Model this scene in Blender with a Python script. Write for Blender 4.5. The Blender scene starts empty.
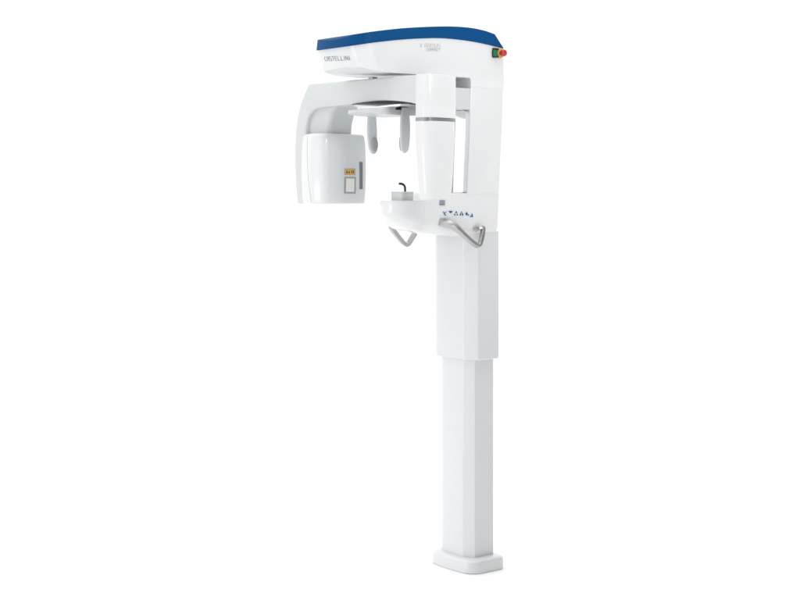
import bpy, bmesh, math
from mathutils import Vector, Matrix
from mathutils.bvhtree import BVHTree

scene = bpy.context.scene
COL = scene.collection
PI = math.pi

# ------------------------------------------------------------------ camera numbers (photo is 800 x 600)
CAM = Vector((0.0, -6.0, 1.55))
FPX, CX, HY = 1440.0, 400.0, 193.0


def ray(px, py):
    return Vector(((px - CX) / FPX, 1.0, (HY - py) / FPX))


class Frame:
    """horizontal frame: a along A, b along Bv, z up; o is on the ground plan"""

    def __init__(self, o, A, Bv):
        self.o, self.A, self.Bv = Vector((o[0], o[1], 0)), Vector((A[0], A[1], 0)), Vector((Bv[0], Bv[1], 0))

    def p(self, a, b, z):
        return self.o + self.A * a + self.Bv * b + Vector((0, 0, z))

    def on_b(self, px, py, b):          # photo point on the plane at b: (a, z)
        d = ray(px, py)
        t = (b - (CAM - self.o).dot(self.Bv)) / d.dot(self.Bv)
        q = CAM + d * t
        return ((q - self.o).dot(self.A), q.z)

    def on_a(self, px, py, a):          # photo point on the plane at a: (b, z)
        d = ray(px, py)
        t = (a - (CAM - self.o).dot(self.A)) / d.dot(self.A)
        q = CAM + d * t
        return ((q - self.o).dot(self.Bv), q.z)


TH = math.radians(52.3)
F = (-math.sin(TH), -math.cos(TH))     # the way the machine faces
S = (math.cos(TH), -math.sin(TH))      # its side seen in the photo
H = Frame((0.278, 0.0), F, S)
q = math.sqrt(0.5)
PIV = H.p(0.42, 0, 0)
R = Frame((PIV.x, PIV.y), (q, -q), (-q, -q))   # turned rotating arm


# ------------------------------------------------------------------ materials
def nod(m):
    m.use_nodes = True
    return m.node_tree.nodes, m.node_tree.links


def mat(name, col, rough=0.35, metal=0.0, coat=0.0, var=0.0, bump=0.0, scale=60.0, spec=0.5):
    m = bpy.data.materials.new(name)
    n, l = nod(m)
    b = n['Principled BSDF']
    b.inputs['Base Color'].default_value = (*col, 1)
    b.inputs['Roughness'].default_value = rough
    b.inputs['Metallic'].default_value = metal
    b.inputs['Coat Weight'].default_value = coat
    b.inputs['Coat Roughness'].default_value = 0.07
    b.inputs['Specular IOR Level'].default_value = spec
    tc = n.new('ShaderNodeTexCoord')
    nz = n.new('ShaderNodeTexNoise')
    nz.inputs['Scale'].default_value = scale
    nz.inputs['Detail'].default_value = 4
    l.new(tc.outputs['Object'], nz.inputs['Vector'])
    if var > 0:
        mx = n.new('ShaderNodeMix'); mx.data_type = 'RGBA'
        mx.inputs['A'].default_value = (*[c * (1 - var) for c in col], 1)
        mx.inputs['B'].default_value = (*[min(1, c * (1 + var)) for c in col], 1)
        l.new(nz.outputs['Fac'], mx.inputs['Factor'])
        l.new(mx.outputs['Result'], b.inputs['Base Color'])
    mr = n.new('ShaderNodeMapRange')
    mr.inputs['To Min'].default_value = max(0.02, rough - 0.05)
    mr.inputs['To Max'].default_value = rough + 0.05
    l.new(nz.outputs['Fac'], mr.inputs['Value'])
    l.new(mr.outputs['Result'], b.inputs['Roughness'])
    if bump > 0:
        n2 = n.new('ShaderNodeTexNoise'); n2.inputs['Scale'].default_value = 900
        l.new(tc.outputs['Object'], n2.inputs['Vector'])
        bp = n.new('ShaderNodeBump'); bp.inputs['Strength'].default_value = bump
        bp.inputs['Distance'].default_value = 0.0005
        l.new(n2.outputs['Fac'], bp.inputs['Height'])
        l.new(bp.outputs['Normal'], b.inputs['Normal'])
    return m


M_WHITE = mat('white_plastic', (0.74, 0.752, 0.758), 0.30, coat=0.6, var=0.006, scale=3)
M_POST = mat('white_painted_metal', (0.685, 0.703, 0.718), 0.32, coat=0.55, var=0.008, scale=3)
M_GREY = mat('pale_grey_plastic', (0.60, 0.625, 0.64), 0.38, var=0.008, scale=4)
M_ARM = mat('cool_white_plastic', (0.63, 0.65, 0.658), 0.30, coat=0.5, var=0.006, scale=3)
M_BLUE = mat('blue_plastic', (0.001, 0.066, 0.205), 0.46, var=0.05, scale=8, spec=0.10)
M_METAL = mat('brushed_aluminium', (0.48, 0.48, 0.475), 0.33, metal=0.9, var=0.05, scale=40)
M_RING = mat('grey_trim', (0.36, 0.38, 0.39), 0.25, metal=0.7, var=0.05)
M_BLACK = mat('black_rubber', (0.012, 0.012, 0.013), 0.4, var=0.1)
M_DARK = mat('dark_grey_plastic', (0.20, 0.205, 0.215), 0.45, var=0.1, scale=200)
M_PAD = mat('grey_rubber_pad', (0.36, 0.37, 0.385), 0.6, var=0.06, scale=90)
M_RED = mat('red_plastic', (0.50, 0.012, 0.016), 0.28, coat=0.4, var=0.08)
M_YEL = mat('yellow_plastic', (0.72, 0.42, 0.10), 0.4, var=0.06)
M_GREEN = mat('green_plastic', (0.0, 0.16, 0.09), 0.4, var=0.1)
M_ORANGE = mat('orange_sticker', (0.78, 0.44, 0.12), 0.5, var=0.05)
M_INKB = mat('brown_ink', (0.09, 0.03, 0.015), 0.6, var=0.1)
M_LABEL = mat('white_sticker', (0.86, 0.86, 0.85), 0.5, var=0.01)
M_INK = mat('grey_ink', (0.20, 0.21, 0.22), 0.6, var=0.05)
M_PALEINK = mat('pale_grey_ink', (0.46, 0.47, 0.48), 0.5, var=0.05)
M_FRAME = mat('warm_grey_frame', (0.40, 0.37, 0.33), 0.5, var=0.05)
M_BTN = mat('blue_button_ink', (0.004, 0.115, 0.255), 0.4, var=0.1)
M_LENS = mat('violet_grey_plastic', (0.26, 0.27, 0.36), 0.25, var=0.05)
M_MIRROR = mat('mirror_glass', (0.95, 0.955, 0.955), 0.06, metal=1.0)
M_COVER = mat('light_grey_cover', (0.72, 0.745, 0.76), 0.32, coat=0.4, var=0.008, scale=4)
M_FLOOR = mat('white_floor', (0.93, 0.93, 0.93), 0.7, var=0.004, scale=2, spec=0.2)


# ------------------------------------------------------------------ mesh helpers
def from_bm(bm, name='m'):
    bmesh.ops.recalc_face_normals(bm, faces=bm.faces)
    me = bpy.data.meshes.new(name)
    bm.to_mesh(me); bm.free()
    return me


def smooth(me, ang=32):
    for p in me.polygons:
        p.use_smooth = True
    me.set_sharp_from_angle(angle=math.radians(ang))


def link(name, me, m, parent=None, ang=32):
    smooth(me, ang)
    o = bpy.data.objects.new(name, me)
    me.name = name
    if not isinstance(m, (list, tuple)):
        m = [m]
    me.materials.clear()
    for x in m:
        me.materials.append(x)
    COL.objects.link(o)
    if parent is not None:
        o.parent = parent
        if parent.type == 'EMPTY':      # the thing stands at its base; parts keep their place
            o.matrix_parent_inverse = Matrix.Translation(parent.location).inverted()
    return o


def prism(lo, hi):
    """closed solid between two matching rings of points"""
    bm = bmesh.new()
    a = [bm.verts.new(p) for p in lo]
    b = [bm.verts.new(p) for p in hi]
    n = len(a)
    for i in range(n):
        bm.faces.new((a[i], a[(i + 1) % n], b[(i + 1) % n], b[i]))
    bm.faces.new(list(reversed(a))); bm.faces.new(b)
    return from_bm(bm)


def loft(rings, cap=True):
    bm = bmesh.new()
    vs = [[bm.verts.new(p) for p in r] for r in rings]
    n = len(vs[0])
    for r0, r1 in zip(vs, vs[1:]):
        for i in range(n):
            bm.faces.new((r0[i], r0[(i + 1) % n], r1[(i + 1) % n], r1[i]))
    if cap:
        bm.faces.new(list(reversed(vs[0]))); bm.faces.new(vs[-1])
    return from_bm(bm)


def spline(pts, sub=6):
    out = []
    n = len(pts)
    for i in range(n - 1):
        p0, p1, p2, p3 = pts[max(i - 1, 0)], pts[i], pts[i + 1], pts[min(i + 2, n - 1)]
        for k in range(sub):
            t = k / sub
            out.append(tuple(0.5 * (2 * b + (c - a) * t + (2 * a - 5 * b + 4 * c - d) * t * t +
                                    (3 * b - a - 3 * c + d) * t ** 3) for a, b, c, d in zip(p0, p1, p2, p3)))
    out.append(tuple(pts[-1]))
    return out


def rounded(corners, seg=8):
    """corners: (x, y, r) in order -> ring with filleted corners"""
    out = []
    n = len(corners)
    for i in range(n):
        x, y, r = corners[i]
        if r <= 0:
            out.append((x, y)); continue
        c = Vector((x, y))
        a = (Vector(corners[i - 1][:2]) - c).normalized()
        b = (Vector(corners[(i + 1) % n][:2]) - c).normalized()
        half = a.angle(b) / 2
        d = r / math.tan(half)
        cen = c + (a + b).normalized() * (r / math.sin(half))
        p, e = c + a * d - cen, c + b * d - cen
        tot = p.angle(e)
        sgn = 1 if p.x * e.y - p.y * e.x > 0 else -1
        for k in range(seg + 1):
            t = sgn * tot * k / seg
            out.append((cen.x + p.x * math.cos(t) - p.y * math.sin(t), cen.y + p.x * math.sin(t) + p.y * math.cos(t)))
    return out


def baked(me, mods):
    """apply modifiers given as (type, {settings})"""
    o = bpy.data.objects.new('tmp', me)
    COL.objects.link(o)
    for t, kw in mods:
        md = o.modifiers.new(t, t)
        for k, v in kw.items():
            setattr(md, k, v)
    bpy.context.view_layer.update()
    dg = bpy.context.evaluated_depsgraph_get()
    out = bpy.data.meshes.new_from_object(o.evaluated_get(dg))
    bpy.data.objects.remove(o)
    return out


def intersect(ma, mb):
    ob = bpy.data.objects.new('cut', mb)
    COL.objects.link(ob)
    out = baked(ma, [('BOOLEAN', dict(operation='INTERSECT', object=ob, solver='EXACT'))])
    bpy.data.objects.remove(ob)
    return out


def bevel(me, w, seg=3, ang=38):
    return baked(me, [('BEVEL', dict(width=w, segments=seg, limit_method='ANGLE', angle_limit=math.radians(ang),
                                     use_clamp_overlap=True))])


def side_prism(fr, prof, b0, b1):
    return prism([fr.p(a, b0, z) for a, z in prof], [fr.p(a, b1, z) for a, z in prof])


def plan_prism(fr, ring, z0, z1, f=None):
    f = f or (lambda a, b, z: (a, b))
    return prism([fr.p(*f(a, b, z0), z0) for a, b in ring], [fr.p(*f(a, b, z1), z1) for a, b in ring])


def sweep(pts, w, h, nrm, seg=10, power=4):
    """flattened bar along pts; nrm is the side its thickness h lies along (list or one vector)"""
    rings = []
    n = len(pts)
    for i, p in enumerate(pts):
        tan = (pts[min(i + 1, n - 1)] - pts[max(i - 1, 0)]).normalized()
        nr = nrm[i] if isinstance(nrm, list) else nrm
        x = tan.cross(nr).normalized()
        y = x.cross(tan).normalized()
        wi = w[i] if isinstance(w, list) else w
        hi = h[i] if isinstance(h, list) else h
        r = []
        for k in range(4 * seg):
            t = 2 * PI * k / (4 * seg)
            c, s = math.cos(t), math.sin(t)
            r.append(p + x * (wi / 2 * math.copysign(abs(c) ** (2 / power), c)) + y * (hi / 2 * math.copysign(abs(s) ** (2 / power), s)))
        rings.append(r)
    return loft(rings)


def lathe(o, axis, prof, seg=40):
    axis = axis.normalized()
    x = axis.cross(Vector((0, 0, 1))).normalized()
    y = x.cross(axis)
    return loft([[o + axis * d + (x * math.cos(2 * PI * k / seg) + y * math.sin(2 * PI * k / seg)) * r for k in range(seg)] for r, d in prof])


def join(meshes):
    bm = bmesh.new()
    for k, m in enumerate(meshes):
        idx = 0
        if isinstance(m, tuple):
            m, idx = m
        n0 = len(bm.faces)
        bm.from_mesh(m)
        bm.faces.ensure_lookup_table()
        for f in bm.faces[n0:]:
            f.material_index = idx
    me = bpy.data.meshes.new('j')
    bm.to_mesh(me); bm.free()
    return me


def bvh(*objs):
    vs, fs = [], []
    for o in objs:
        k = len(vs)
        vs += [v.co.copy() for v in o.data.vertices]
        fs += [[i + k for i in p.vertices] for p in o.data.polygons]
    return BVHTree.FromPolygons(vs, fs)


def drape(tree, pts, d, lift):
    out = []
    for p in pts:
        hit = tree.ray_cast(p - d * 0.5, d)[0]
        if hit is None:
            hit = p
        out.append(hit - d * lift)
    return out


def decal(tree, polys, place, d, lift, thick):
    """flat shapes laid on a surface: polys of 2D points, place(x, y) -> point near it, d -> into the surface"""
    ms = []
    for poly in polys:
        base = [place(x, y) for x, y in poly]
        top = drape(tree, base, d, lift + thick)
        bot = drape(tree, base, d, lift)
        ms.append(prism(bot, top))
    return join(ms)


def stroke(pts, w):
    """polyline -> little quads of width w"""
    out = []
    for (x0, y0), (x1, y1) in zip(pts, pts[1:]):
        dx, dy = x1 - x0, y1 - y0
        L = math.hypot(dx, dy)
        ux, uy = dx / L * w / 2, dy / L * w / 2
        out.append([(x0 - ux - uy, y0 - uy + ux), (x0 - ux + uy, y0 - uy - ux), (x1 + ux + uy, y1 + uy - ux), (x1 + ux - uy, y1 + uy + ux)])
    return out


GL = {
    'C': [[(1, 1), (.15, 1), (0, .85), (0, .15), (.15, 0), (1, 0)]],
    'A': [[(0, 0), (0, .75), (.25, 1), (1, 1), (1, 0)], [(0, .42), (1, .42)]],
    'S': [[(1, 1), (0, 1), (0, .52), (1, .52), (1, 0), (0, 0)]],
    'T': [[(0, 1), (1, 1)], [(.5, 1), (.5, 0)]],
    'E': [[(1, 1), (0, 1), (0, 0), (1, 0)], [(0, .52), (.9, .52)]],
    'L': [[(0, 1), (0, 0), (1, 0)]],
    'I': [[(.5, 0), (.5, 1)]],
    'N': [[(0, 0), (0, 1), (1, 0), (1, 1)]],
    'X': [[(0, 0), (1, 1)], [(0, 1), (1, 0)]],
    'R': [[(0, 0), (0, 1), (1, 1), (1, .5), (0, .5)], [(.45, .5), (1, 0)]],
    'D': [[(0, 0), (0, 1), (.7, 1), (1, .75), (1, .25), (.7, 0), (0, 0)]],
    'U': [[(0, 1), (0, 0), (1, 0), (1, 1)]],
    'O': [[(0, 0), (0, 1), (1, 1), (1, 0), (0, 0)]],
    'M': [[(0, 0), (0, 1), (.5, .4), (1, 1), (1, 0)]],
    'P': [[(0, 0), (0, 1), (1, 1), (1, .48), (0, .48)]],
}


def word(txt, x0, x1, y0, y1, w, gap=0.35):
    adv = {c: 1.0 for c in GL}; adv['I'] = 0.25; adv[' '] = 0.5; adv['M'] = 1.2
    tot = sum(adv[c] for c in txt) + gap * (len(txt) - 1)
    k = (x1 - x0) / tot
    out = []
    x = x0
    for c in txt:
        for pl in GL.get(c, []):
            out += stroke([(x + px * adv[c] * k, y0 + py * (y1 - y0)) for px, py in pl], w)
        x += (adv[c] + gap) * k
    return out


# ------------------------------------------------------------------ the floor
me = bpy.data.meshes.new('floor')
me.from_pydata([(-80, -40, 0), (80, -40, 0), (80, 160, 0), (-80, 160, 0)], [], [(0, 1, 2, 3)])
fl = link('floor', me, M_FLOOR)
fl['kind'] = 'structure'

# ------------------------------------------------------------------ the machine
ROOT = bpy.data.objects.new('dental_xray_machine', None)
ROOT.location = (H.o.x, H.o.y, 0)
ROOT.empty_display_size = 0.2
COL.objects.link(ROOT)
ROOT['label'] = 'tall white panoramic dental x-ray machine with blue top cover on telescopic column'
ROOT['category'] = 'x-ray machine'

ZC = CAM.z
def dense(ring, step=0.02):
    out = []
    n = len(ring)
    for i in range(n):
        p, e = ring[i], ring[(i + 1) % n]
        k = max(1, int(math.hypot(e[0] - p[0], e[1] - p[1]) / step))
        for j in range(k):
            out.append((p[0] + (e[0] - p[0]) * j / k, p[1] + (e[1] - p[1]) * j / k))
    return out


# ---- base plate and columns (a: facing direction, b: side)
def post_ring(ha, hb, bow, rc, da=0.0, back=None):
    k = back or ha
    # wide chamfers next to the side faces, then a gently bowed front
    c = hb * .44
    ring = rounded([(-k, -hb, rc), (ha - c * .14, -hb, rc), (ha, -hb + c * .5, .012), (ha, hb - c, .012), (ha - c * .5, hb, rc), (-k, hb, rc)], 5)
    return [(a + da + (bow * (1 - (b / hb) ** 2) if a > 0 else 0), b) for a, b in dense(ring)]


def layered(fr, layers):
    return loft([[fr.p(a, b, z) for a, b in ring] for ring, z in layers])


def shrink(ring, d, ha, hb):
    return [(a * (1 - d / ha), b * (1 - d / hb)) for a, b in ring]


rb = dense(rounded([(-.094, -.144, .035), (.090, -.144, .05), (.090, .144, .05), (-.094, .144, .035)], 10))
rb = [(a + (0.014 * (1 - (b / .144) ** 2) if a > .02 else 0), b) for a, b in rb]
base = link('base_plate', layered(H, [(shrink(rb, .004, .094, .144), 0.0), (rb, .004), (rb, .042), (shrink(rb, .002, .094, .144), .048),
                                      (shrink(rb, .007, .094, .144), .053), (shrink(rb, .014, .094, .144), .0555)]), M_POST, ROOT, 40)
lc = post_ring(.062, .099, .008, .004)
ztop_low = ZC + (HY - 340) / 240
link('lower_column', layered(H, [(lc, .05), (lc, ztop_low)]), M_POST, ROOT)
uc = post_ring(.074, .127, .009, .005, back=.067)
zs0, zs1 = ZC + (HY - 356.8) / 240, ZC + (HY - 231) / 240
slv = layered(H, [(shrink(uc, .004, .077, .126), zs0), (uc, zs0 + .004), (uc, zs1)])
sleeve = link('column_sleeve', slv, M_POST, ROOT)

# ---- top arm
W = .145
top_px = [(360, 33.4), (375, 31.2), (400, 28.4), (425, 26.9), (450, 26.4), (470, 27.8), (484, 30.6), (494.5, 34.2)]
low_px = [(360, 44.6), (375, 42.4), (400, 39.7), (425, 38.3), (445, 38.4), (470, 41.2), (488, 44.8), (503.5, 48.6)]
top_c = [H.on_b(x, y, W) for x, y in top_px]
low_c = [H.on_b(x, y, W) for x, y in low_px]
NOSE = .668


def ahead(c, drop=False):      # carry a curve on to the nose
    (a0, z0), (a1, z1) = c[0], c[1]
    k = (z0 - z1) / (a0 - a1)
    f = lambda a: z0 + k * (a - a0)
    if drop:
        c = [p for p in c if p[0] < NOSE - .055]
        return [(NOSE + .03, f(NOSE) - .036), (NOSE + .008, f(NOSE) - .011), (NOSE + .001, f(NOSE) - .0045), (NOSE - .008, f(NOSE - .008) - .0012), (NOSE - .03, f(NOSE - .03))] + c
    return [(NOSE + .03, f(NOSE + .03))] + c


top_s, low_s = spline(ahead(top_c, True), 5), spline(ahead(low_c), 5)
ZB = ZC + .466
zseam = H.on_b(490, 88, W)[1]
a_back = H.on_b(504, 88, W)[0]
a_front = H.on_b(471, 88, W)[0]
mid_s = [(a, z + .012) for a, z in low_s]
prof = mid_s + [(a_back, zseam + .0006), (a_front, zseam + .0006)]
prof += [(a_front + .001, ZB - .008), (a_front + .004, ZB - .002), (a_front + .010, ZB)]
prof += [(.52, ZB), (.56, ZB + .002), (.60, ZB + .009), (NOSE + .03, ZB + .034)]
arm = side_prism(H, prof, -W, W)
def ease(a):
    t = min(1, max(0, (a - .25) / .36))
    return t * t * (3 - 2 * t)


def bowed(pl):
    return [(a + ease(a) * (.010 - .018 * (b / W) ** 2), b) for a, b in pl]


plan = bowed(dense(rounded([(-.3, -W + .0004, 0), (NOSE, -W + .0004, .010), (NOSE, W - .0004, .06), (-.3, W - .0004, 0)], 12), .024))


def nose_slope(a, b, z):
    return (a - ease(a) * .052 * (ZC + .585 - z) / .16, b)


arm = intersect(arm, plan_prism(H, plan, ZC + .3, ZC + .75, nose_slope))
arm = bevel(arm, .0055, 4)
top_arm = link('top_arm', arm, M_WHITE, ROOT)

cap_prof = top_s + list(reversed(low_s))
capm = side_prism(H, cap_prof, -W - .004, W + .004)
plan2 = bowed(dense(rounded([(-.3, -W - .002, 0), (NOSE + .004, -W - .002, .014), (NOSE + .004, W + .002, .06), (-.3, W + .002, 0)], 12), .024))


def cap_slope(a, b, z):
    return (a - ease(a) * .012 * (z - ZC - .55) / .1, b)


capm = intersect(capm, plan_prism(H, plan2, ZC + .4, ZC + .8, cap_slope))
capm = bevel(capm, .004, 3)
link('top_cover', capm, M_BLUE, top_arm)

# ---- pillar
pb = [(504, 88.2), (503.2, 110), (501.6, 150), (499.6, 195)]
pf = [(467.6, 195), (467.7, 194), (468.5, 170), (469.8, 140), (471, 88.2)]
pp = [H.on_b(x, y, W) for x, y in pb] + [H.on_b(x, y, W) for x, y in pf]
pp = [(a, z + (.02 if z > zseam - .01 else 0)) for a, z in pp]
pil = bevel(side_prism(H, [(a - (.0012 if a > 0 else -.0012), z) for a, z in pp], -W + .0012, W - .0012), .005, 4)
pillar = link('pillar', pil, M_WHITE, ROOT)

# ---- mirror panel set on the pillar front
def front_a(z):
    pts = sorted([(zz, aa) for aa, zz in [H.on_b(x, y, W) for x, y in pf]])
    for (z0, a0), (z1, a1) in zip(pts, pts[1:]):
        if z0 <= z <= z1:
            return a0 + (a1 - a0) * (z - z0) / (z1 - z0)
    return pts[-1][1]


mz0, mz1 = ZC + .002, ZC + .335
ring = rounded([(.046, mz0, .004), (.138, mz0, .01), (.138, mz1, .02), (.046, mz1, .004)], 6)
ring = dense(ring, .05)
mir = link('mirror', prism([H.p(front_a(z) - .004, b, z) for b, z in ring], [H.p(front_a(z) + .003 + (b - .046) * .17, b, z) for b, z in ring]), [M_MIRROR, M_GREY], pillar)
for p in mir.data.polygons:
    p.material_index = 0 if p.normal.dot(H.A) > .8 else 1
rec = [(-.13, mz0), (.043, mz0), (.043, mz1), (-.13, mz1)]
link('front_panel', bevel(prism([H.p(front_a(z) - .004, b, z) for b, z in rec], [H.p(front_a(z) + .012, b, z) for b, z in rec]), .004, 3), M_GREY, pillar)

# ---- head support beam, under the rotating arm
bt = [(a_front - .01, zseam - .004), (.105, zseam - .006), (.16, zseam - .008), (.215, ZC + .418), (.25, ZC + .385), (.285, ZC + .353), (.33, ZC + .344), (.44, ZC + .340), (.50, ZC + .336), (.55, ZC + .330), (.60, ZC + .322)]
bb = [(.60, ZC + .316), (.54, ZC + .311), (.48, ZC + .308), (.40, ZC + .306), (.30, ZC + .310), (.20, ZC + .324), (.13, ZC + .338), (.10, ZC + .332), (a_front - .01, ZC + .30)]
bp = spline(bt, 4) + spline(bb, 4)
HB = .10
beam = side_prism(H, bp, -HB, HB)
plan3 = rounded([(-.2, -HB + .0004, 0), (.575, -HB + .0004, .08), (.575, HB - .0004, .08), (-.2, HB - .0004, 0)], 12)
beam = bevel(intersect(beam, plan_prism(H, plan3, ZC + .2, ZC + .6)), .004, 3)
head_sup = link('head_support', beam, M_GREY, ROOT)
br = [(a_front - .01, ZC + .336), (.19, ZC + .338), (.19, zseam - .006), (a_front - .01, zseam - .006)]
link('bracket', bevel(side_prism(H, br, -.1405, .1405), .003, 3), M_GREY, head_sup)

# ---- temple supports
def temple(sgn):
    s0 = sgn * (HB + .004)
    lean = [(.372, .0), (.345, .0), (.30, .0), (.25, -.001), (.20, -.006), (.172, -.010), (.158, -.012)]
    wid = [.030, .038, .046, .047, .042, .033, .012]
    thk = [.014, .016, .017, .017, .016, .014, .006]
    hi = .336 if sgn > 0 else .33
    k = (hi - .158) / (.372 - .158)
    pts = [H.p((.407 if sgn > 0 else .415) + .3 * da, s0 + sgn * da * .6, ZC + .158 + (z - .158) * k) for z, da in lean]
    sp = spline([tuple(p) + (w, t) for p, w, t in zip(pts, wid, thk)], 5)
    P = [Vector(x[:3]) for x in sp]
    o = link('temple_support', sweep(P, [x[3] for x in sp], [x[4] for x in sp], H.Bv, 8, 3.2), M_GREY, ROOT, 45)
    if sgn < 0:
        # the pad on the inner side faces the camera
        rings = []
        for dd, kk in ((0, 1), (.004, .97), (.006, .8), (.0066, .4)):
            r = []
            for i in range(28):
                t = 2 * PI * i / 28
                r.append(H.p(.409 + .014 * kk * math.cos(t), s0 + .012 + dd, ZC + .195 + .030 * kk * math.sin(t)))
            rings.append(r)
        link('pad', loft(rings), M_PAD, o, 60)
    else:
        rr = rounded([(.385, ZC + .328, .003), (.455, ZC + .326, .003), (.448, ZC + .334, .003), (.43, ZC + .340, .003), (.392, ZC + .339, .003)], 3)
        link('slot', prism([H.p(a, HB - .004, z) for a, z in rr], [H.p(a, HB + .0015, z) for a, z in rr]), M_BLACK, o)
        link('pad', sweep([H.p(.413, s0 - .0115, ZC + z) for z in (.165, .18, .20, .218, .226)], [.012, .024, .028, .024, .012],
                          .008, H.Bv, 6, 3), M_PAD, o, 50)
    return o


temple(1); temple(-1)

# ---- chin shelf and its housing
hs = [(-.058, .130), (-.055, .140), (-.045, .1452), (-.02, .1465), (.04, .1465), (.09, .1445), (.15, .136), (.195, .119), (.235, .087), (.262, .069), (.285, .0685),
      (.312, .080), (.34, .0875), (.365, .083), (.388, .073), (.408, .056), (.421, .036), (.428, .014)]
hs = spline(hs, 4)


def zb(a):
    return ZC - (.176 if a < .12 else .176 - .045 * min(1, (a - .12) / .3) ** 1.6)


def zt(a):
    if a < .22: return ZC + .001
    if a > .28: return ZC - .030
    t = (a - .22) / .06
    return ZC + .001 - .031 * t * t * (3 - 2 * t)


rings = []
for a, h in hs:
    rt, rbm = .006, .046
    z0, z1 = zb(a), zt(a)
    e = 0.0
    if a > .33:
        e = (a - .33) / .098
        z0 += .042 * e ** 2.2; 
    rt, rbm = min(rt, h * .4), min(rbm, h * .8)
    ring = rounded([(-h * .93, z0, rbm), (h * .93, z0, rbm), (h, z1, rt), (-h, z1, rt)], 8)
    rings.append([H.p(a, b, z) for b, z in ring])
shelf = link('chin_shelf', loft(rings), M_WHITE, ROOT, 50)
T_shelf = bvh(shelf, pillar)

# ---- chin rest and bite hook
cr = dense(rounded([(-.033, -.040, .012), (.030, -.040, .014), (.030, .040, .014), (-.033, .040, .012)], 6))
C0 = Frame((H.p(.340, -.002, 0).x, H.p(.340, -.002, 0).y), F, S)
chin = link('chin_rest', layered(C0, [(cr, ZC - .032), (cr, ZC + .001), (shrink(cr, -.003, .033, .04), ZC + .002), (shrink(cr, -.003, .033, .04), ZC + .0045),
                                      (shrink(cr, .001, .033, .04), ZC + .006)]), M_ARM, ROOT, 40)
hk = [(405.0, 193), (405.1, 189.5), (404.8, 186.8), (403.4, 184.7), (401.4, 183.8), (399.2, 183.7)]
hp = spline([(*H.on_b(x, y, .03),) for x, y in hk], 5)
link('bite_hook', sweep([H.p(a, .03, z) for a, z in hp], .0095, .008, H.Bv, 4, 2), M_BLACK, chin, 50)

# ---- patient handles
def handle(px, svals, w, h, tilt, n=7):
    raw = []
    for (x, y), s in zip(px, svals):
        a, z = H.on_b(x, y, s)
        raw.append((*H.p(a, s, z),))
    sp = spline([r + (ww, hh) for r, ww, hh in zip(raw, w, h)], n)
    P = [Vector(x[:3]) for x in sp]
    return sweep(P, [x[3] for x in sp], [x[4] for x in sp], tilt, 6, 8)


tilt = (H.Bv + Vector((0, 0, .35))).normalized()
near = handle([(439.4, 222.6), (443, 222.4), (448, 223.8), (454.5, 226.6), (461, 232.2), (468, 238.8), (474, 243.6), (477.6, 245.6), (479.2, 245.0), (480.6, 242.2),
               (482.0, 236), (483.0, 230.2), (482.9, 228.4), (481.4, 227.6), (478.2, 228.4), (474.8, 229.8)],
              [.082, .106, .130, .146, .156, .161, .164, .165, .165, .164, .160, .156, .155, .153, .148, .138],
              [.014, .022, .024, .021, .018, .017, .0165, .016, .016, .016, .0165, .0145, .0145, .0155, .020, .023],
              [.030, .032, .030, .026, .022, .020, .019, .018, .018, .018, .018, .018, .018, .018, .018, .018], tilt, 6)
link('handle', near, M_METAL, ROOT, 45)
far = handle([(391.0, 227.0), (393.0, 230.2), (397, 235.4), (401, 240.4), (404.2, 243.6), (406.6, 244.6), (408.8, 243.0), (411.4, 239.0), (414.6, 233.6), (416.5, 230)],
             [-.088, -.105, -.125, -.140, -.145, -.147, -.146, -.140, -.128, -.115],
             [.015, .018, .0175, .017, .0165, .016, .016, .0165, .0165, .0165],
             [.020, .022, .024, .024, .022, .020, .020, .020, .020, .020], (H.Bv - Vector((0, 0, .25))).normalized())
link('handle', far, M_METAL, ROOT, 45)

# ---- control buttons and the light window on the shelf side
dS = -H.Bv
def on_side(px, py, s=.118):
    a, z = H.on_b(px, py, s)
    return H.p(a, s, z)


icons = [
    (446.2, 213.6, [[(-1.6, 1.9), (-.5, 1.9), (.6, -.6), (1.7, -1.9), (.3, -1.9), (-.6, -.2)], [(.5, .8), (1.5, 2.2), (1.9, 1.9), (1.0, .2)]]),
    (450.2, 211.9, [[(-1.9, 1.0), (1.6, 1.0), (1.0, -.9), (-.2, -1.2)]]),
    (454.5, 213.4, [[(-.3, 2.0), (.4, 2.0), (.9, .4), (-.9, .4)], [(-1.9, -1.8), (-1.2, .1), (-.4, -1.8)], [(.3, -1.8), (1.0, .1), (1.8, -1.8)]]),
    (459.0, 213.6, [[(-.4, 2.0), (.4, 2.0), (.4, .8), (-.4, .8)], [(-1.8, -1.9), (-1.2, .6), (-.5, .6), (-.5, -1.9)], [(.5, -1.9), (.5, .6), (1.2, .6), (1.8, -1.9)]]),
    (463.8, 213.9, [[(-1.9, .2), (-.3, 1.9), (.4, 1.3), (-1.0, -.4)], [(-1.2, -.8), (.2, .8), (1.0, .1), (-.3, -1.7)], [(.5, -1.4), (1.8, -.2), (2.2, -1.6)]]),
    (468.0, 215.2, [[(-1.7, -1.8), (-.1, .2), (-.1, -1.8)], [(.2, 1.9), (.7, 1.9), (1.7, -1.8), (.4, -1.8)]]),
]
for x, y, polys in icons:
    kx = .66 if x < 448 else .9
    pl = lambda dx, dy, x=x, y=y, kx=kx: on_side(x + dx * kx, y - dy * 1.0)
    link('control_button', decal(T_shelf, polys, pl, dS, .0006, .0012), M_BTN, shelf)
pl = lambda x, y: on_side(x, y)
link('light_window', decal(T_shelf, [[(443.1, 205.0), (445.9, 205.0), (445.9, 200.2), (443.1, 200.2)]], pl, dS, .0002, .004), M_LENS, shelf)
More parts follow.
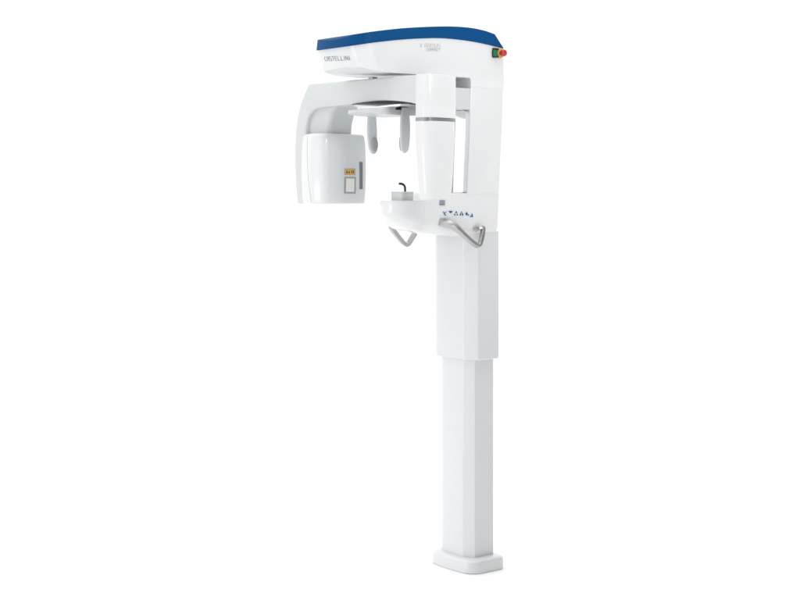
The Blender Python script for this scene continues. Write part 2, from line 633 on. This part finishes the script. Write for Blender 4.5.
link('light_window_edge', decal(T_shelf, [[(443.05, 205.3), (445.95, 205.3), (445.95, 204.3), (443.05, 204.3)]], pl, dS, .0002, .0048), M_DARK, shelf)

# ---- emergency stop switch
T_arm = bvh(top_arm)
box = [H.on_b(x, y, W) for x, y in ((492.2, 57.6), (497.2, 57.8), (497.2, 48.6), (492.2, 48.0))]
es = link('emergency_stop', bevel(prism([H.p(a, W - .004, z) for a, z in box], [H.p(a, W + .012, z) for a, z in box]), .0015, 2), M_BLACK, ROOT)
gb = [H.on_b(x, y, W + .012) for x, y in ((493.6, 56.0), (497.3, 56.1), (497.3, 50.2), (493.6, 49.8))]
link('green_plate', prism([H.p(a, W + .010, z) for a, z in gb], [H.p(a, W + .0135, z) for a, z in gb]), M_GREEN, es)
ac, zc = H.on_b(498.9, 53.4, W)
oc = H.p(ac, W - .003, zc)
axis = (H.Bv - H.A * .08).normalized()
link('collar', lathe(oc, axis, [(.0205, 0), (.021, .002), (.021, .009), (.018, .014), (.011, .014)]), M_YEL, es)
link('push_button', lathe(oc, axis, [(.008, .012), (.009, .02), (.0125, .022), (.0145, .026), (.0145, .033), (.0128, .037), (.008, .039), (.003, .0395)]), M_RED, es, 50)

# ---- rotating arm: bar, end cap and the shell that carries the x-ray head
NB = .0875
TE = .302
zt_b, zb_b = ZC + .452, ZC + .354
out_px = [(308, 84.6), (303.5, 95), (299, 108), (296.2, 122), (294.8, 140), (294.3, 160), (295.2, 184), (297.0, 204)]
in_px = [(312.6, 204), (310.4, 180), (308.2, 155), (306.4, 138), (306.2, 126), (308.6, 116), (313.5, 110), (321, 107.6), (333, 106.4), (348, 105.0), (362, 102.8), (380, 101.0), (397, 101.4), (414, 103.6)]
out_c = spline([R.on_b(x, y, NB) for x, y in out_px], 4)
in_c = spline([R.on_b(x, y, NB) for x, y in in_px], 4)
prof = [(TE - .03, zt_b), (out_c[0][0] + .004, zt_b)] + out_c[1:] + in_c + [(TE - .03, in_c[-1][1] - .002)]
prof[1] = (out_c[0][0], zt_b)
barm = bevel(side_prism(R, prof, -NB, NB), .008, 4)
rot = link('rotating_arm', barm, M_ARM, ROOT)
link('gap_shade_disc', lathe(R.p(0, 0, zt_b - .004), Vector((0, 0, 1)), [(.10, 0), (.10, ZB - zt_b + .0015), (.1425, ZB - zt_b + .0015), (.1425, ZB - zt_b + .008)]), M_BLACK, rot)  # black disc added at the pivot to paint the shade under the top arm
link('gap_shade_disc', lathe(R.p(0, 0, zb_b + .022), Vector((0, 0, -1)), [(.085, 0), (.085, .036)]), M_BLACK, rot)  # same below the bar: black stands in for shade above the head support
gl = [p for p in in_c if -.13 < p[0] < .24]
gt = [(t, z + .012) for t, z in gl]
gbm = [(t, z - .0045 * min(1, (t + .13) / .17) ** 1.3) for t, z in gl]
link('gap_shade_strip', side_prism(R, gt + gbm[::-1], -.06, NB - .003), M_BLACK, rot)  # tapered black sheet painting the shade along the bar's underside
link('clip', bevel(prism([R.p(t, n, zt_b - .003) for t, n in ((-.012, .06), (.012, .06), (.012, .0885), (-.012, .0885))],
                         [R.p(t, n, zt_b + .006) for t, n in ((-.012, .06), (.012, .06), (.012, .0885), (-.012, .0885))]), .0015, 2), M_RING, rot)

# ---- x-ray head
n1 = .118
bz0, bz1 = ZC + (HY - 204) / 244, ZC + (HY - 133.5) / 244
TF = -.243
plan4 = rounded([(TF, -n1, .012), (TF, n1 - .008, .034), (-.300, n1 + .012, .06), (-.372, n1 - .012, .02), (-.405, .09, .01), (-.405, -n1, .02)], 8)
def inset4(d):
    return [(-.32 + (t + .32) * (1 - d / .08), nn * (1 - d / .12)) for t, nn in plan4]


zc4 = (bz0 + bz1) / 2
hd = layered(R, [(inset4(.006), bz0), (inset4(.0015), bz0 + .002), (inset4(.0), bz0 + .006)] +
             [(inset4(-.0045 * (1 - ((z - zc4) / (bz1 - zc4)) ** 2)), z) for z in [bz0 + .006 + (bz1 - bz0 - .022) * k / 12 for k in range(1, 12)]] +
             [(inset4(.0003), bz1 - .014), (inset4(.002), bz1 - .008), (inset4(.0055), bz1 - .003), (inset4(.012), bz1)])
# the neck between head and bar
plan5 = rounded([(-.268, -.068, .02), (-.268, .070, .022), (-.40, .070, .01), (-.40, -.068, .01)], 8)
nk = layered(R, [(plan5, bz1 - .01), ([(t + .006 * (t > -.3), n) for t, n in plan5], bz1 + .04), ([(t + .022 * (t > -.3), n) for t, n in plan5], bz1 + .085),
                 ([(t + .05 * (t > -.3), n) for t, n in plan5], zb_b + .006)])
head = link('xray_head', hd, [M_WHITE, M_COVER], ROOT, 50)
for p in head.data.polygons:
    if p.normal.dot(R.A) > .72:
        p.material_index = 1
link('neck', nk, M_GREY, head, 40)
T_head = bvh(head)
onN = lambda x, y: R.p(*(lambda q: (q[0], .12, q[1]))(R.on_b(x, y, .118)))
cv = spline([(306.9, 134.2), (307.6, 150), (309.0, 172), (311.2, 190), (313.2, 203.6)], 6)
link('panel_seam', join([decal(T_head, stroke([p, e], .45), onN, -R.Bv, .0001, .0004) for p, e in zip(cv, cv[1:])]), M_PALEINK, head)
dB = -R.A
onf = lambda x, y: R.p(TF, *R.on_a(x, y, TF))
link('collimator_slot', decal(T_head, [[(358.9, 189.0), (362.0, 189.2), (361.8, 162.2), (358.6, 162.0)]], onf, dB, .0003, .0012), M_DARK, head)
link('warning_label_frame', decal(T_head, [[(343.6, 174.9), (354.6, 175.0), (354.6, 168.6), (343.6, 168.6)]], onf, dB, .0002, .0006), M_FRAME, head)
wl = link('warning_label', decal(T_head, [[(344.0, 174.2), (354.2, 174.3), (354.2, 169.3), (344.0, 169.3)]], onf, dB, .0009, .0004), M_ORANGE, head)
marks = [[(345.0, 173.2), (347.0, 173.2), (346.0, 170.4)], [(347.4, 173.3), (349.2, 173.3), (348.3, 170.6)],
         [(350.4, 173.3), (351.2, 173.3), (351.2, 170.4), (350.4, 170.4)], [(352.2, 173.3), (353.0, 173.3), (353.0, 170.4), (352.2, 170.4)]]
link('warning_marks', decal(T_head, marks, onf, dB, .0014, .0003), M_INKB, head)
link('rating_label_frame', decal(T_head, [[(343.6, 193.5), (355.2, 193.7), (355.2, 176.9), (343.6, 176.8)]], onf, dB, .0002, .0007), M_FRAME, head)
link('rating_label', decal(T_head, [[(345.3, 191.8), (353.6, 191.9), (353.6, 178.5), (345.3, 178.4)]], onf, dB, .0010, .0004), M_LABEL, head)

# ---- image sensor column at the other end
def sens_ring(t0, t1, n0, n1_, bow, r):
    ring = dense(rounded([(t0, n0, .002), (t1, n0, r), (t1, n1_, r), (t0, n1_, .002)], 8), .012)
    m, hw = (n0 + n1_) / 2, (n1_ - n0) / 2
    return [(t + (bow * (1 - ((n - m) / hw) ** 2) if t > (t0 + t1) / 2 else 0), n) for t, n in ring]


zr1, zr0 = ZC + .2885, ZC + .2745
t0 = .245
up = [(sens_ring(t0 + .004, TE + .001, -NB - .0008, NB + .0008,   .018, .020), z) for z in (zr1, zt_b + .001)]
sh = layered(R, up)
sens = link('sensor_housing', bevel(sh, .002, 3, 50), M_WHITE, ROOT)
link('trim_ring', layered(R, [(sens_ring(t0 + .0, TE - .001, -NB + .001, NB - .001, .018, .020), z) for z in (zr0 - .001, zr1 + .001)]), M_RING, sens)
zl = [(zr0, 1.0, 0), (ZC + .20, .975, .002), (ZC + .10, .90, .006), (ZC + .03, .83, .010), (ZC - .018, .775, .013), (ZC - .024, .75, .016)]
lay = []
for z, k, dt in zl:
    c = TE - .03
    lay.append(([(c + (t - c) * (1 - dt * 12), nn * k) for t, nn in sens_ring(t0, TE, -NB, NB, .020, .026)], z))
link('sensor_column', layered(R, lay), M_WHITE, sens, 40)

# ---- writing
T_nose = bvh(top_arm)
dF = -H.A
onn = lambda x, y: H.p(NOSE, *H.on_a(x, y, NOSE - .015))
wd = word('CASTELLINI', 0, 1, 0, 1, .035, .32)
# the stroke widths are set in picture units along the nose
def nose_place(x, y):
    return onn(324.6 + 25.0 * x, 61.0 - 1.0 * x - 3.9 * y)


def word_px(txt, w, gap, sx, sy):
    polys = word(txt, 0, sx, 0, sy, w, gap)
    return [[(x / sx, y / sy) for x, y in p] for p in polys]


link('maker_lettering', decal(T_nose, word_px('CASTELLINI', .44, .55, 25.6, 3.9), nose_place, dF, .0003, .0005), M_INK, top_arm)
sp1 = lambda x, y: on_side(420 + 20.0 * x, 47.4 + .4 * x - 3.9 * y, W)
sp2 = lambda x, y: on_side(426.6 + 13.4 * x, 50.9 + .3 * x - 2.4 * y, W)
link('model_lettering', join([decal(T_nose, word_px('X RADIUS', .30, .5, 20, 3.9), sp1, dS, .0003, .0005),
                              decal(T_nose, word_px('COMPACT', .30, .5, 13.4, 2.4), sp2, dS, .0003, .0005)]), M_PALEINK, top_arm)

# ------------------------------------------------------------------ light: a white studio
w = bpy.data.worlds.new('World')
scene.world = w
w.use_nodes = True
n, l = w.node_tree.nodes, w.node_tree.links
bg = n['Background']
tc = n.new('ShaderNodeTexCoord')


def dotramp(vec, lo, hi):
    d = n.new('ShaderNodeVectorMath'); d.operation = 'DOT_PRODUCT'
    d.inputs[1].default_value = vec
    l.new(tc.outputs['Generated'], d.inputs[0])
    m = n.new('ShaderNodeMapRange'); m.interpolation_type = 'SMOOTHSTEP'
    m.inputs['From Min'].default_value = lo[0]; m.inputs['From Max'].default_value = hi[0]
    m.inputs['To Min'].default_value = lo[1]; m.inputs['To Max'].default_value = hi[1]
    l.new(d.outputs['Value'], m.inputs['Value'])
    return m.outputs['Result']


def math_(op, a, b):
    m = n.new('ShaderNodeMath'); m.operation = op
    for i, x in enumerate((a, b)):
        if isinstance(x, (int, float)): m.inputs[i].default_value = x
        else: l.new(x, m.inputs[i])
    return m.outputs[0]


side = dotramp(Vector((.72, -.69, 0)), (-.35, 1.03), (1.0, .14))     # the room is darker to the right behind the camera
up_ = dotramp(Vector((0, 0, 1)), (0.25, 0.0), (1.0, .55))            # and brighter overhead
l.new(math_('ADD', side, up_), bg.inputs['Strength'])
bg.inputs['Color'].default_value = (1, 1, 1, 1)


def area(name, loc, tgt, sx, sy, e, col=(1, 1, 1)):
    d = bpy.data.lights.new(name, 'AREA')
    d.shape = 'RECTANGLE'; d.size = sx; d.size_y = sy; d.energy = e; d.color = col
    o = bpy.data.objects.new(name, d)
    o.location = loc
    o.rotation_euler = (Vector(tgt) - Vector(loc)).to_track_quat('-Z', 'Y').to_euler()
    COL.objects.link(o)
    return o


ls = area('column_softbox', (-4.2, -2.6, 0.7), (0.25, 0, 0.75), 1.6, 1.4, 3.2)
ls.data.spread = math.radians(70)
rs = area('head_softbox', (2.6, -3.2, 3.0), (0.2, -0.2, 2.12), 1.2, 0.8, 2.3)
rs.data.spread = math.radians(34)
area('overhead_softbox', (0.6, -0.6, 4.6), (0.3, 0, 0), 3.0, 3.0, 22)

# ------------------------------------------------------------------ camera
cd = bpy.data.cameras.new('camera')
cam = bpy.data.objects.new('camera', cd)
COL.objects.link(cam)
cam.location = CAM
cam.rotation_euler = (PI / 2, 0, 0)
cd.sensor_width = 36
cd.lens = 36 * FPX / 800
cd.shift_y = -(300 - HY) / 800
cd.clip_end = 500
scene.camera = cam

scene.view_settings.view_transform = 'Standard'
scene.view_settings.look = 'None'
scene.view_settings.exposure = 0.17
scene.view_settings.gamma = 1
scene.cycles.use_denoising = True
scene.cycles.max_bounces = 10
scene.cycles.diffuse_bounces = 6
